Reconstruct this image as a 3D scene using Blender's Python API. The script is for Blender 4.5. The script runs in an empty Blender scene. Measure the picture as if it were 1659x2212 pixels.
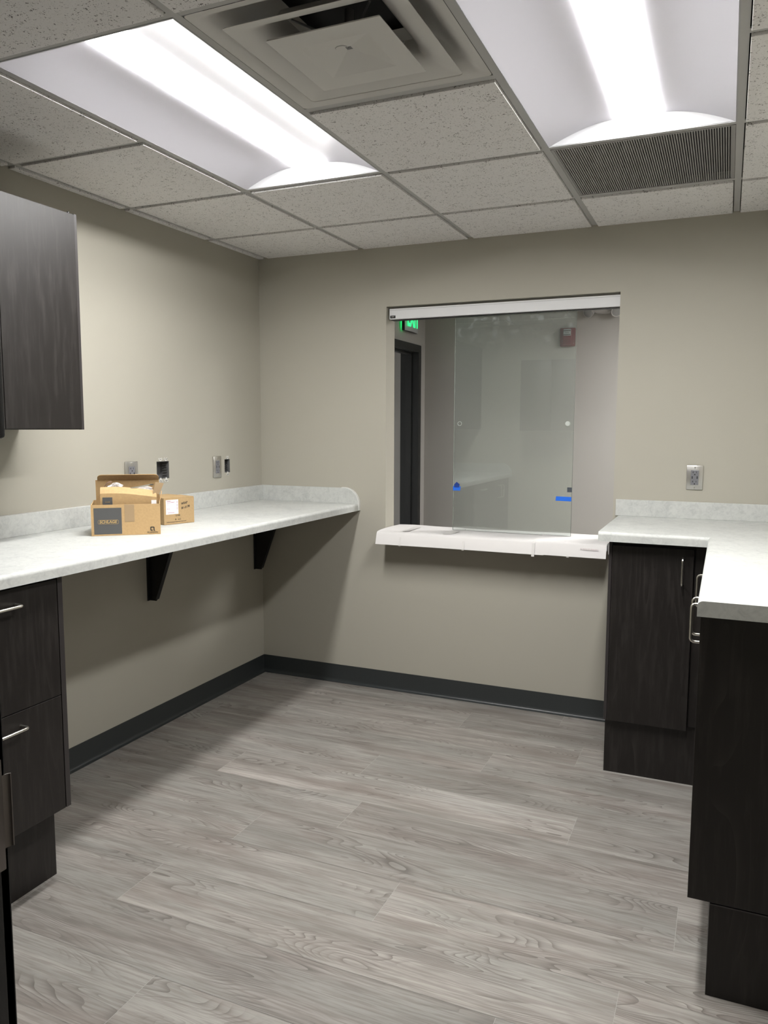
import bpy, bmesh, math, random
from mathutils import Vector, Matrix
PI = math.pi
random.seed(7)
SC = bpy.context.scene
COL = SC.collection

# ------------------------------------------------------------------ camera
cam_d = bpy.data.cameras.new('camera')
cam = bpy.data.objects.new('camera', cam_d)
COL.objects.link(cam)
cam.location = (2.4776, -3.8899, 1.4494)
cam.rotation_euler = (1.46353410, -0.00300967, 0.41171855)
cam_d.sensor_fit = 'VERTICAL'
cam_d.sensor_height = 24.0
cam_d.lens = 1686.95 / 2212 * 24.0
cam_d.clip_start = 0.02
SC.camera = cam

# ------------------------------------------------------------------ world, exposure, light levels
w = bpy.data.worlds.new('world')
SC.world = w
w.use_nodes = True
w.node_tree.nodes['Background'].inputs[0].default_value = (0.5, 0.5, 0.55, 1)
w.node_tree.nodes['Background'].inputs[1].default_value = 0.02
SC.view_settings.view_transform = 'Standard'
SC.view_settings.look = 'None'
SC.view_settings.gamma = 1
SC.view_settings.exposure = 0.0
SC.view_settings.use_curve_mapping = False
SC.cycles.use_denoising = True
SC.cycles.denoiser = 'OPENIMAGEDENOISE'
SC.cycles.max_bounces = 12
SC.cycles.diffuse_bounces = 3
SC.cycles.transparent_max_bounces = 16
SC.cycles.caustics_reflective = False
SC.cycles.caustics_refractive = False
SC.cycles.sample_clamp_indirect = 6.0
LENS_POWER = 88.0          # the room's two troffer lenses
HALL_POWER = 44.0
FAR_ROOM_POWER = 60.0
EXIT_POWER = 1.6

# ------------------------------------------------------------------ dimensions (metres, origin in the far left floor corner)
H = 2.404
RX = 3.075                 # right wall
SY = -3.215                # south wall, room face
GX, GY, G = 0.644, -1.098, 0.6096

# ------------------------------------------------------------------ materials
def mat(name, color=(.5, .5, .5), rough=.5, metal=0, spec=.5, emit=None, estr=0):
    m = bpy.data.materials.new(name)
    m.use_nodes = True
    b = m.node_tree.nodes['Principled BSDF']
    b.inputs['Base Color'].default_value = (*color, 1)
    b.inputs['Roughness'].default_value = rough
    b.inputs['Metallic'].default_value = metal
    b.inputs['Specular IOR Level'].default_value = spec
    if emit:
        b.inputs['Emission Color'].default_value = (*emit, 1)
        b.inputs['Emission Strength'].default_value = estr
    return m

class NT:
    def __init__(s, m):
        s.t = m.node_tree
        s.b = s.t.nodes['Principled BSDF']
    def n(s, typ, **kw):
        nd = s.t.nodes.new(typ)
        for k, v in kw.items():
            if k.startswith('_'):
                setattr(nd, k[1:], v)
            else:
                nd.inputs[k.replace('__', ' ')].default_value = v
        return nd
    def l(s, a, b):
        s.t.links.new(a, b)
    def coords(s, scale=(1, 1, 1), src='Object', vec=None):
        mp = s.n('ShaderNodeMapping')
        mp.inputs['Scale'].default_value = scale
        if vec is None:
            tc = s.n('ShaderNodeTexCoord')
            vec = tc.outputs[src]
        s.l(vec, mp.inputs['Vector'])
        return mp.outputs[0]
    def noise(s, vec, scale=5, detail=2, rough=.5, dist=0):
        nd = s.n('ShaderNodeTexNoise', Scale=scale, Detail=detail, Roughness=rough, Distortion=dist)
        s.l(vec, nd.inputs['Vector'])
        return nd.outputs[0]
    def math(s, op, a, b=None, c=None, clamp=False):
        nd = s.n('ShaderNodeMath', _operation=op, _use_clamp=clamp)
        for i, x in enumerate((a, b, c)):
            if x is None:
                continue
            if isinstance(x, (int, float)):
                nd.inputs[i].default_value = x
            else:
                s.l(x, nd.inputs[i])
        return nd.outputs[0]
    def ramp(s, fac, stops):
        nd = s.n('ShaderNodeValToRGB')
        e = nd.color_ramp.elements
        while len(e) < len(stops):
            e.new(.5)
        for x, (p, c) in zip(e, stops):
            x.position = p
            x.color = (*c, 1) if len(c) == 3 else c
        s.l(fac, nd.inputs[0])
        return nd.outputs[0]
    def mix(s, fac, a, b, typ='MIX'):
        nd = s.n('ShaderNodeMix', _data_type='RGBA', _blend_type=typ)
        for sock, x in ((nd.inputs[0], fac), (nd.inputs[6], a), (nd.inputs[7], b)):
            if isinstance(x, (int, float)):
                sock.default_value = x
            elif isinstance(x, tuple):
                sock.default_value = (*x, 1)
            else:
                s.l(x, sock)
        return nd.outputs[2]
    def bump(s, h, strength=.2, dist=.001):
        nd = s.n('ShaderNodeBump', Strength=strength, Distance=dist)
        s.l(h, nd.inputs['Height'])
        s.l(nd.outputs[0], s.b.inputs['Normal'])

def paint(name, col, scale=260, st=.12):
    m = mat(name, col, .62, 0, .3)
    t = NT(m)
    v = t.coords()
    n = t.noise(v, scale, 2)
    big = t.noise(v, 1.3, 2)
    c = t.mix(t.math('MULTIPLY', big, .25), col, tuple(x * .93 for x in col))
    t.l(c, t.b.inputs['Base Color'])
    t.bump(n, st, .001)
    return m

M = {}
M['wall'] = paint('beige wall paint', (.410, .390, .331))
M['hall_wall'] = paint('taupe hall paint', (.395, .380, .358))
M['plaster'] = mat('white plaster', (.62, .61, .58), .8)

def ceiling_tile():
    m = mat('fissured ceiling tile', (.58, .57, .56), .9, 0, .2)
    t = NT(m)
    v = t.coords()
    warp = t.noise(v, 30, 2)
    n1 = t.noise(v, 185, 2, .6, .8)
    sizes = t.noise(v, 42, 1)
    a = t.math('ADD', n1, t.math('MULTIPLY', t.math('SUBTRACT', sizes, .5), .25))
    hole = t.math('GREATER_THAN', a, .645)
    n2 = t.noise(v, 420, 1)
    pin = t.math('MULTIPLY', t.math('GREATER_THAN', n2, .70), .5)
    msk = t.math('MAXIMUM', hole, pin)
    base = t.mix(t.noise(v, 900, 1), (.76, .742, .735), (.86, .842, .835))
    c = t.mix(msk, base, (.20, .19, .185))
    t.l(c, t.b.inputs['Base Color'])
    t.bump(t.math('SUBTRACT', 1.0, msk), .5, .002)
    return m
M['tile'] = ceiling_tile()
M['grid'] = mat('painted steel grid', (.44, .435, .425), .5)
M['reflector'] = mat('white troffer reflector', (.42, .41, .44), .55, 0, .3)
M['end_plate'] = mat('white troffer end plate', (.42, .42, .43), .5, 0, .3)
M['lens'] = mat('glowing lens', (.9, .9, .9), .5, 0, .3, (1.0, .992, .97), LENS_POWER)
M['hall_lens'] = mat('glowing hall lens', (.9, .9, .9), .5, 0, .3, (1.0, .99, .97), HALL_POWER)
M['far_lens'] = mat('glowing far room lens', (.9, .9, .9), .5, 0, .3, (.97, .99, 1.0), FAR_ROOM_POWER)
M['diffuser'] = mat('grey painted diffuser steel', (.60, .585, .56), .45)
M['grille'] = mat('grey grille louvres', (.30, .29, .285), .5)
M['dark'] = mat('black cavity', (.012, .012, .013), .8)

def floor_mat():
    m = mat('grey oak vinyl plank', (.4, .37, .34), .42, 0, .4)
    t = NT(m)
    uv = t.n('ShaderNodeUVMap', _uv_map='plank')
    rn = t.n('ShaderNodeVertexColor', _layer_name='rnd')
    off = t.n('ShaderNodeVectorMath', _operation='MULTIPLY_ADD')
    t.l(rn.outputs[0], off.inputs[0])
    off.inputs[1].default_value = (37, 19, 11)
    t.l(uv.outputs[0], off.inputs[2])
    v = off.outputs[0]
    sep = t.n('ShaderNodeSeparateColor')
    t.l(rn.outputs[0], sep.inputs[0])
    # long streaks
    s1 = t.noise(t.coords((1.5, 21, 1), vec=v), 1, 4, .6)
    s2 = t.noise(t.coords((7, 150, 1), vec=v), 1, 3, .6)
    s3 = t.noise(t.coords((1.0, 6.5, 1), vec=v), 1, 2, .5)
    # growth rings: contour lines of a stretched field
    fld = t.noise(t.coords((1.5, 9, 1), vec=v), 1, 1.6, .42, .35)
    vor = t.n('ShaderNodeTexVoronoi', Scale=1.0)
    t.l(t.coords((1.15, 5.5, 1), vec=v), vor.inputs['Vector'])
    vsep = t.n('ShaderNodeSeparateColor')
    t.l(vor.outputs['Color'], vsep.inputs[0])
    kd = t.n('ShaderNodeMapRange', _interpolation_type='SMOOTHSTEP')
    kd.inputs[1].default_value = .42
    kd.inputs[2].default_value = 0
    t.l(vor.outputs['Distance'], kd.inputs[0])
    knot = t.math('MULTIPLY', kd.outputs[0], t.math('GREATER_THAN', vsep.outputs[0], .52))
    fld = t.math('ADD', fld, t.math('MULTIPLY', knot, .30))
    f = t.math('FRACT', t.math('MULTIPLY', fld, 31))
    ring = t.math('POWER', f, 3.0)
    wob = t.noise(t.coords((3.1, 9, 1), vec=v), 1, 2)
    gate = t.ramp(wob, [(.47, (0, 0, 0)), (.62, (1, 1, 1))])
    gate = t.math('MAXIMUM', gate, t.math('MULTIPLY', knot, 1.6), clamp=True)
    ringm = t.math('MULTIPLY', t.math('MULTIPLY', ring, gate), t.math('ADD', .38, t.math('MULTIPLY', s2, .8)))
    base = t.ramp(s1, [(.32, (.196, .177, .160)), (.48, (.292, .268, .247)), (.66, (.392, .361, .335))])
    cool = t.mix(t.ramp(s3, [(.4, (0, 0, 0)), (.62, (1, 1, 1))]), base, (.305, .300, .279))
    cool = t.mix(.55, base, cool)
    s4 = t.noise(t.coords((1.7, 10, 1), vec=v), 1.3, 3, .6)
    cool = t.mix(t.ramp(s4, [(.52, (0, 0, 0)), (.68, (.55, .55, .55))]), cool, (.205, .172, .155))
    cool = t.mix(t.math('MULTIPLY', knot, .35), cool, (.17, .145, .13))
    c = t.mix(t.math('MULTIPLY', t.ramp(s2, [(.40, (1, 1, 1)), (.56, (0, 0, 0))]), .46), cool, (.155, .134, .120))
    c = t.mix(ringm, c, (.105, .090, .080))
    shade = t.math('ADD', .86, t.math('MULTIPLY', sep.outputs[0], .26))
    comb = t.n('ShaderNodeCombineColor')
    for i in range(3):
        t.l(shade, comb.inputs[i])
    c = t.mix(1.0, c, comb.outputs[0], 'MULTIPLY')
    t.l(c, t.b.inputs['Base Color'])
    t.bump(t.math('ADD', t.math('MULTIPLY', s2, .6), t.math('MULTIPLY', ringm, -1.0)), .18, .001)
    t.l(t.math('ADD', .36, t.math('MULTIPLY', s2, .16)), t.b.inputs['Roughness'])
    return m
M['floor'] = floor_mat()
M['seam'] = mat('plank seam', (.36, .34, .32), .6)

def cabinet_wood(name='dark espresso laminate', dark=(.0105, .0085, .0076), light=(.046, .040, .037), horizontal=False):
    m = mat(name, dark, .42, 0, .42)
    t = NT(m)
    v = t.coords((1, 1, 1))
    sc = (9, 9, .9) if not horizontal else (.9, .9, 9)
    s1 = t.noise(t.coords(tuple(x * 6 for x in sc)), 1, 4, .65)
    fld = t.noise(t.coords(tuple(x * .8 for x in sc)), 1, 1.0, .4, .2)
    f = t.math('POWER', t.math('FRACT', t.math('MULTIPLY', fld, 22)), 5)
    gate = t.ramp(t.noise(t.coords(tuple(x * .9 for x in sc)), 1.6, 2), [(.5, (0, 0, 0)), (.66, (1, 1, 1))])
    a = t.math('MULTIPLY', t.math('MULTIPLY', f, gate), .5)
    b = t.math('MULTIPLY', t.ramp(s1, [(.48, (0, 0, 0)), (.78, (1, 1, 1))]), .45)
    c = t.mix(t.math('MAXIMUM', a, b), dark, light)
    t.l(c, t.b.inputs['Base Color'])
    t.bump(s1, .12, .001)
    t.l(t.math('ADD', .36, t.math('MULTIPLY', s1, .16)), t.b.inputs['Roughness'])
    return m
M['wood'] = cabinet_wood()
M['edge'] = mat('dark laminate edge band', (.030, .026, .026), .4)

def laminate():
    m = mat('white marbled laminate', (.8, .8, .78), .48, 0, .25)
    t = NT(m)
    v = t.coords()
    a = t.noise(v, 46, 5, .62, 1.2)
    b = t.noise(v, 11, 4, .6, .8)
    s = t.math('ADD', t.math('MULTIPLY', a, .6), t.math('MULTIPLY', b, .4))
    c = t.ramp(s, [(.36, (.44, .45, .44)), (.46, (.50, .51, .495)), (.56, (.545, .555, .535)), (.7, (.56, .568, .55))])
    t.l(c, t.b.inputs['Base Color'])
    return m
M['lam'] = laminate()
M['lam_rim'] = mat('laminate edge strip', (.70, .70, .685), .4)
M['base'] = mat('charcoal rubber cove base', (.028, .032, .033), .36, 0, .5)
M['black_steel'] = mat('black powder coated steel', (.008, .008, .009), .45, 0, .4)
M['nickel'] = mat('satin nickel', (.66, .64, .58), .28, 1)
M['steel'] = mat('brushed stainless plate', (.60, .585, .56), .30, 1)
M['steel_dull'] = mat('dull strike plate steel', (.20, .18, .17), .45, 1)
M['galv'] = mat('galvanised steel', (.22, .22, .22), .5, .6)
M['outlet_grey'] = mat('grey outlet plastic', (.17, .17, .185), .4)
M['slot'] = mat('black slot', (.006, .006, .006), .6)
M['alu'] = mat('white anodised rail', (.70, .70, .71), .45, 0, .4)
M['frame'] = mat('black hollow metal frame', (.010, .010, .011), .38, 0, .5)
M['hall_frame'] = mat('dark bronze door frame', (.017, .018, .018), .4)
M['white_card'] = mat('white cardboard', (.69, .67, .66), .8, 0, .2)
M['clear_tape'] = mat('clear tape over cardboard', (.655, .635, .62), .35, 0, .4)
M['faint_ink'] = mat('faint pink ink', (.70, .62, .62), .8)
M['blue'] = mat('blue painter tape', (.02, .15, .72), .6, 0, .3)
M['blue_dark'] = mat('folded blue tape', (.012, .045, .25), .6, 0, .3)
M['pull'] = mat('clear acrylic finger pull', (.55, .58, .55), .25, 0, .6)
M['red'] = mat('red alarm plastic', (.135, .016, .024), .38, 0, .5)
M['strobe'] = mat('silver strobe lens', (.55, .57, .6), .15, .5)
M['ink'] = mat('black ink', (.02, .02, .02), .7)
M['grey_plastic'] = mat('grey plastic housing', (.40, .385, .375), .5)
M['lamp_glass'] = mat('lamp head glass', (.26, .26, .26), .2)
M['green'] = mat('green exit letters', (.02, .5, .15), .5, 0, .3, (.03, .78, .22), EXIT_POWER)
M['green_spill'] = mat('added green spill strip', (.02, .5, .15), .5, 0, .3, (.02, .7, .16), EXIT_POWER * 5)  # for the emitter added behind the sign
M['exit_face'] = mat('white exit sign face', (.42, .42, .43), .5)
M['black'] = mat('black plastic', (.006, .006, .007), .4)
M['white_label'] = mat('white paper label', (.85, .83, .83), .6)
M['purple_ink'] = mat('purple label ink', (.35, .14, .22), .7)
M['panel_grey'] = mat('printed dark grey panel', (.085, .085, .085), .6)
M['logo_gold'] = mat('gold print', (.48, .33, .14), .6)
M['hall_floor'] = mat('grey hall floor', (.30, .28, .26), .5)
M['hall_ceiling'] = mat('hall ceiling', (.45, .44, .42), .9)
M['plain_light'] = paint('pale grey room paint', (.55, .55, .54))

def cardboard(name, col):
    m = mat(name, col, .75, 0, .25)
    t = NT(m)
    n = t.noise(t.coords((1, 1, 1)), 120, 3)
    c = t.mix(t.ramp(n, [(.35, (0, 0, 0)), (.7, (1, 1, 1))]), tuple(x * .94 for x in col), tuple(min(1, x * 1.04) for x in col))
    t.l(c, t.b.inputs['Base Color'])
    return m
M['card'] = cardboard('brown cardboard', (.50, .335, .165))
M['card_in'] = cardboard('cardboard inside', (.42, .275, .135))  # hidden emitter added to throw green light onto the wall
M['card_old'] = cardboard('darker cardboard', (.40, .275, .14))
M['card_tape'] = mat('tan packing tape', (.37, .26, .15), .35)

def wrap_mat():
    m = bpy.data.materials.new('clear plastic wrap')
    m.use_nodes = True
    t = m.node_tree
    b = t.nodes['Principled BSDF']
    b.inputs['Base Color'].default_value = (.82, .78, .76, 1)
    b.inputs['Roughness'].default_value = .18
    b.inputs['Specular IOR Level'].default_value = .9
    b.inputs['Alpha'].default_value = .62
    return m
M['wrap'] = wrap_mat()

def glass_mat():
    m = bpy.data.materials.new('pale green plate glass')
    m.use_nodes = True
    t = m.node_tree
    for nd in list(t.nodes):
        if nd.type != 'OUTPUT_MATERIAL':
            t.nodes.remove(nd)
    out = [n for n in t.nodes if n.type == 'OUTPUT_MATERIAL'][0]
    tr = t.nodes.new('ShaderNodeBsdfTransparent'); tr.inputs[0].default_value = (.962, .985, .970, 1)
    gl = t.nodes.new('ShaderNodeBsdfGlossy'); gl.inputs['Roughness'].default_value = 0.0
    gl.inputs['Color'].default_value = (.93, 1, .96, 1)
    fr = t.nodes.new('ShaderNodeFresnel'); fr.inputs[0].default_value = 1.72
    mx = t.nodes.new('ShaderNodeMixShader')
    t.links.new(fr.outputs[0], mx.inputs[0]); t.links.new(tr.outputs[0], mx.inputs[1]); t.links.new(gl.outputs[0], mx.inputs[2])
    # fingerprints and dust, thicker along the top edge, over an even painted reflection veil
    df = t.nodes.new('ShaderNodeBsdfDiffuse'); df.inputs[0].default_value = (.72, .78, .78, 1)
    tc = t.nodes.new('ShaderNodeTexCoord')
    sp = t.nodes.new('ShaderNodeSeparateXYZ'); t.links.new(tc.outputs['Object'], sp.inputs[0])
    mr = t.nodes.new('ShaderNodeMapRange'); mr.inputs[1].default_value = .94; mr.inputs[2].default_value = 1.12; mr.inputs[3].default_value = 0; mr.inputs[4].default_value = 1
    t.links.new(sp.outputs[2], mr.inputs[0])
    n1 = t.nodes.new('ShaderNodeTexNoise'); n1.inputs['Scale'].default_value = 26; n1.inputs['Detail'].default_value = 3
    t.links.new(tc.outputs['Object'], n1.inputs['Vector'])
    r1 = t.nodes.new('ShaderNodeMapRange'); r1.inputs[1].default_value = .56; r1.inputs[2].default_value = .76; r1.inputs[4].default_value = .22
    t.links.new(n1.outputs[0], r1.inputs[0])
    mu = t.nodes.new('ShaderNodeMath'); mu.operation = 'MULTIPLY'
    t.links.new(r1.outputs[0], mu.inputs[0]); t.links.new(mr.outputs[0], mu.inputs[1])
    vo = t.nodes.new('ShaderNodeTexVoronoi'); vo.inputs['Scale'].default_value = 30
    t.links.new(tc.outputs['Object'], vo.inputs['Vector'])
    lt = t.nodes.new('ShaderNodeMath'); lt.operation = 'LESS_THAN'; lt.inputs[1].default_value = .045
    t.links.new(vo.outputs['Distance'], lt.inputs[0])
    m3 = t.nodes.new('ShaderNodeMath'); m3.operation = 'MULTIPLY'; m3.inputs[1].default_value = .35
    t.links.new(lt.outputs[0], m3.inputs[0])
    ad = t.nodes.new('ShaderNodeMath'); ad.operation = 'ADD'
    t.links.new(mu.outputs[0], ad.inputs[0]); t.links.new(m3.outputs[0], ad.inputs[1])
    ad2 = t.nodes.new('ShaderNodeMath'); ad2.operation = 'ADD'; ad2.inputs[1].default_value = .045; ad2.use_clamp = True  # constant pale veil standing in for reflected room light
    t.links.new(ad.outputs[0], ad2.inputs[0])
    mx2 = t.nodes.new('ShaderNodeMixShader')
    t.links.new(ad2.outputs[0], mx2.inputs[0]); t.links.new(mx.outputs[0], mx2.inputs[1]); t.links.new(df.outputs[0], mx2.inputs[2])
    t.links.new(mx2.outputs[0], out.inputs[0])
    return m
M['glass'] = glass_mat()
M['glass_edge'] = mat('dark green glass edge', (.03, .055, .045), .15, 0, .6)

# ------------------------------------------------------------------ helpers
def box_bm(bm, x0, x1, y0, y1, z0, z1, bev=0):
    r = bmesh.ops.create_cube(bm, size=1, matrix=Matrix.Translation(((x0 + x1) / 2, (y0 + y1) / 2, (z0 + z1) / 2)) @ Matrix.Diagonal((abs(x1 - x0), abs(y1 - y0), abs(z1 - z0), 1)))
    if bev:
        es = list({e for v in r['verts'] for e in v.link_edges})
        bmesh.ops.bevel(bm, geom=es, offset=bev, segments=2, affect='EDGES', profile=.5)

def box(x0, x1, y0, y1, z0, z1, bev=0):
    bm = bmesh.new()
    box_bm(bm, x0, x1, y0, y1, z0, z1, bev)
    return bm

def cyl_bm(bm, p0, p1, r, seg=20, r2=None):
    p0, p1 = Vector(p0), Vector(p1)
    d = p1 - p0
    q = d.to_track_quat('Z', 'Y').to_matrix().to_4x4()
    bmesh.ops.create_cone(bm, cap_ends=True, segments=seg, radius1=r, radius2=r if r2 is None else r2, depth=d.length, matrix=Matrix.Translation((p0 + p1) / 2) @ q)

def prism_bm(bm, pts, axis, a, b):
    """closed outline extruded along an axis; pts are the two other coordinates in xyz order"""
    def mk(p, t):
        q = list(p)
        q.insert(axis, t)
        return q
    lo = [bm.verts.new(mk(p, a)) for p in pts]
    hi = [bm.verts.new(mk(p, b)) for p in pts]
    n = len(pts)
    bm.faces.new(lo)
    bm.faces.new(hi[::-1])
    for i in range(n):
        bm.faces.new((lo[i], hi[i], hi[(i + 1) % n], lo[(i + 1) % n]))

def prism(pts, axis, a, b):
    bm = bmesh.new()
    prism_bm(bm, pts, axis, a, b)
    return bm

def tube_bm(bm, pts, r, seg=10):
    pts = [Vector(p) for p in pts]
    rings = []
    q, last = None, None
    for i, p in enumerate(pts):
        d = (pts[min(i + 1, len(pts) - 1)] - pts[max(i - 1, 0)]).normalized()
        q = d.to_track_quat('Z', 'Y') if q is None else last.rotation_difference(d) @ q
        last = d
        rings.append([bm.verts.new(p + q @ Vector((r * math.cos(2 * PI * k / seg), r * math.sin(2 * PI * k / seg), 0))) for k in range(seg)])
    for a, b in zip(rings, rings[1:]):
        for k in range(seg):
            bm.faces.new((a[k], a[(k + 1) % seg], b[(k + 1) % seg], b[k]))
    bm.faces.new(rings[0][::-1])
    bm.faces.new(rings[-1])

def sheet_bm(bm, grid, thick):
    """grid of points (rows of Vectors) -> thin solid sheet"""
    vs = [[bm.verts.new(p) for p in row] for row in grid]
    fs = []
    for i in range(len(vs) - 1):
        for j in range(len(vs[0]) - 1):
            fs.append(bm.faces.new((vs[i][j], vs[i][j + 1], vs[i + 1][j + 1], vs[i + 1][j])))
    bmesh.ops.recalc_face_normals(bm, faces=fs)
    bmesh.ops.solidify(bm, geom=fs, thickness=thick)

def obj(name, bm, m, parent=None, loc=None, smooth=False, label=None, mx=None):
    bmesh.ops.recalc_face_normals(bm, faces=bm.faces)
    me = bpy.data.meshes.new(name)
    if mx is not None:
        bm.transform(mx)
    bm.to_mesh(me)
    bm.free()
    me.materials.append(m)
    if smooth:
        me.shade_smooth()
        me.set_sharp_from_angle(angle=math.radians(35))
    o = bpy.data.objects.new(name, me)
    COL.objects.link(o)
    if parent:
        o.parent = parent
    if loc:
        o.location = loc
    if label:
        o['label'] = label
    return o

def thing(name, label, cat, loc=(0, 0, 0), rotz=0, group=None):
    o = bpy.data.objects.new(name, None)
    COL.objects.link(o)
    o.empty_display_size = .1
    o.location = loc
    o.rotation_euler = (0, 0, rotz)
    o['label'] = label
    o['category'] = cat
    if group:
        o['group'] = group
    return o

def tag(o, label, cat, group=None):
    o['label'] = label
    o['category'] = cat
    if group:
        o['group'] = group
    return o

def struct(name, bm, m, smooth=False, label=None):
    o = obj(name, bm, m, smooth=smooth)
    o['kind'] = 'structure'
    if label:
        o['label'] = label
    return o

def copy_thing(root, label, loc, rotz, group=None):
    r = root.copy()
    COL.objects.link(r)
    r.location = loc
    r.rotation_euler = (0, 0, rotz)
    r['label'] = label
    if group:
        r['group'] = group
    for ch in list(root.children):
        c = ch.copy()
        COL.objects.link(c)
        c.parent = r
        for g in list(ch.children):
            d = g.copy()
            COL.objects.link(d)
            d.parent = c
    return r

def text_obj(name, body, size, mx, m, parent, width=None, bold=0.0, ext=.0002, label=None, slant=0, space=1):
    cu = bpy.data.curves.new(name, 'FONT')
    cu.body = body
    cu.size = size
    cu.align_x = 'CENTER'
    cu.align_y = 'CENTER'
    cu.extrude = ext
    cu.offset = bold
    cu.shear = slant
    cu.space_character = space
    tmp = bpy.data.objects.new('tmp', cu)
    COL.objects.link(tmp)
    dg = bpy.context.evaluated_depsgraph_get()
    me = bpy.data.meshes.new_from_object(tmp.evaluated_get(dg))
    bpy.data.objects.remove(tmp)
    bpy.data.curves.remove(cu)
    if width:
        xs = [v.co.x for v in me.vertices]
        ww = max(xs) - min(xs)
        cx = (max(xs) + min(xs)) / 2
        for v in me.vertices:
            v.co.x = (v.co.x - cx) * width / ww
    me.transform(mx)
    me.materials.clear()
    me.materials.append(m)
    o = bpy.data.objects.new(name, me)
    COL.objects.link(o)
    o.parent = parent
    if label:
        o['label'] = label
    return o

# text facing -y at (x, y, z): x right, z up
def face_s(x, y, z):
    return Matrix.Translation((x, y, z)) @ Matrix.Rotation(PI / 2, 4, 'X')

def wall_bm(u0, u1, z0, z1, holes, axis, a, b):
    """slab in the plane of u and z, thick from a to b along axis (0: x, 1: y), with rectangular holes (u0,u1,z0,z1)"""
    us = sorted({u0, u1, *[h[0] for h in holes], *[h[1] for h in holes]})
    zs = sorted({z0, z1, *[h[2] for h in holes], *[h[3] for h in holes]})
    us = [u for u in us if u0 <= u <= u1]
    zs = [z for z in zs if z0 <= z <= z1]
    bm = bmesh.new()
    def P(u, z, t):
        return (u, t, z) if axis == 1 else (t, u, z)
    V = {}
    def vert(i, j, t):
        k = (i, j, t)
        if k not in V:
            V[k] = bm.verts.new(P(us[i], zs[j], (a, b)[t]))
        return V[k]
    def solid(i, j):
        if i < 0 or j < 0 or i >= len(us) - 1 or j >= len(zs) - 1:
            return False
        cu, cz = (us[i] + us[i + 1]) / 2, (zs[j] + zs[j + 1]) / 2
        return not any(h[0] < cu < h[1] and h[2] < cz < h[3] for h in holes)
    for i in range(len(us) - 1):
        for j in range(len(zs) - 1):
            if not solid(i, j):
                continue
            for t in (0, 1):
                bm.faces.new((vert(i, j, t), vert(i + 1, j, t), vert(i + 1, j + 1, t), vert(i, j + 1, t)))
            for (di, dj, p, q) in ((-1, 0, (i, j), (i, j + 1)), (1, 0, (i + 1, j), (i + 1, j + 1)), (0, -1, (i, j), (i + 1, j)), (0, 1, (i, j + 1), (i + 1, j + 1))):
                if not solid(i + di, j + dj):
                    bm.faces.new((vert(*p, 0), vert(*q, 0), vert(*q, 1), vert(*p, 1)))
    return bm

# ------------------------------------------------------------------ structure
WX0, WX1, WZ0, WZ1 = .790, 1.990, .900, 2.090      # pass-through window
BW = .115                                            # far wall thickness
HY = 2.0                                             # hall far wall
HX = .258                                            # hall end wall
BOX_A = (-.917, -.826, 1.203, 1.287)                 # open wall boxes (y0,y1,z0,z1)
BOX_B = (-.366, -.316, 1.206, 1.279)
DX0, DX1, DZ = 1.62, 2.70, 2.16                      # rough opening in the south wall

struct('wall_back', wall_bm(-.12, 4.6, -.02, H + .3, [(WX0, WX1, WZ0, WZ1)], 1, 0, BW), M['wall'])
struct('wall_left', wall_bm(SY - .2, 0, -.02, H + .3, [BOX_A, BOX_B], 0, -.12, 0), M['wall'])
struct('wall_right', box(RX, RX + .12, SY, 0, -.02, H + .3), M['wall'])
struct('wall_south', wall_bm(-.12, 4.6, -.02, H + .3, [(DX0, DX1, -.03, DZ)], 1, SY - .12, SY), M['wall'])

# floor: planks as one mesh
def build_floor():
    bm = bmesh.new()
    uv = bm.loops.layers.uv.new('plank')
    rc = bm.loops.layers.float_color.new('rnd')
    seams = {4: 1.346, 3: 1.942, 2: 1.585, 1: 1.126, 0: .56, -1: 1.24, -2: 2.408, -3: 1.583, -4: .818, 5: 1.79}
    PW, PL, X0, X1, gap = .22, 1.47, -.02, 4.0, .0007
    rnd = random.Random(3)
    for k in range(-19, 8):
        ya, yb = -1.26 + PW * k, -1.26 + PW * (k + 1)
        if yb > .02:
            yb = .02
        if yb <= ya:
            continue
        s = seams.get(k, rnd.uniform(0, PL))
        x = s - PL * 4
        while x < X1:
            a, b = max(x, X0), min(x + PL, X1)
            r = (rnd.random(), rnd.random(), rnd.random(), 1)
            if b > a + .001:
                vs = [bm.verts.new((px, py, 0)) for px, py in ((a + gap, ya + gap), (b - gap, ya + gap), (b - gap, yb - gap * .3), (a + gap, yb - gap * .3))]
                f = bm.faces.new(vs)
                for lp in f.loops:
                    lp[uv].uv = (lp.vert.co.x - x, lp.vert.co.y - ya)
                    lp[rc] = r
            x += PL
    return bm
fl = struct('floor', build_floor(), M['floor'])
# subfloor showing in the hairline joints
sub = obj('floor_joint', box(-.12, 4.6, -5.6, .02, -.02, -.0006), M['seam'], fl)
struct('floor_hall', box(-5, 4.6, .02, 2.1, -.02, -.001), M['hall_floor'])

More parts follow.
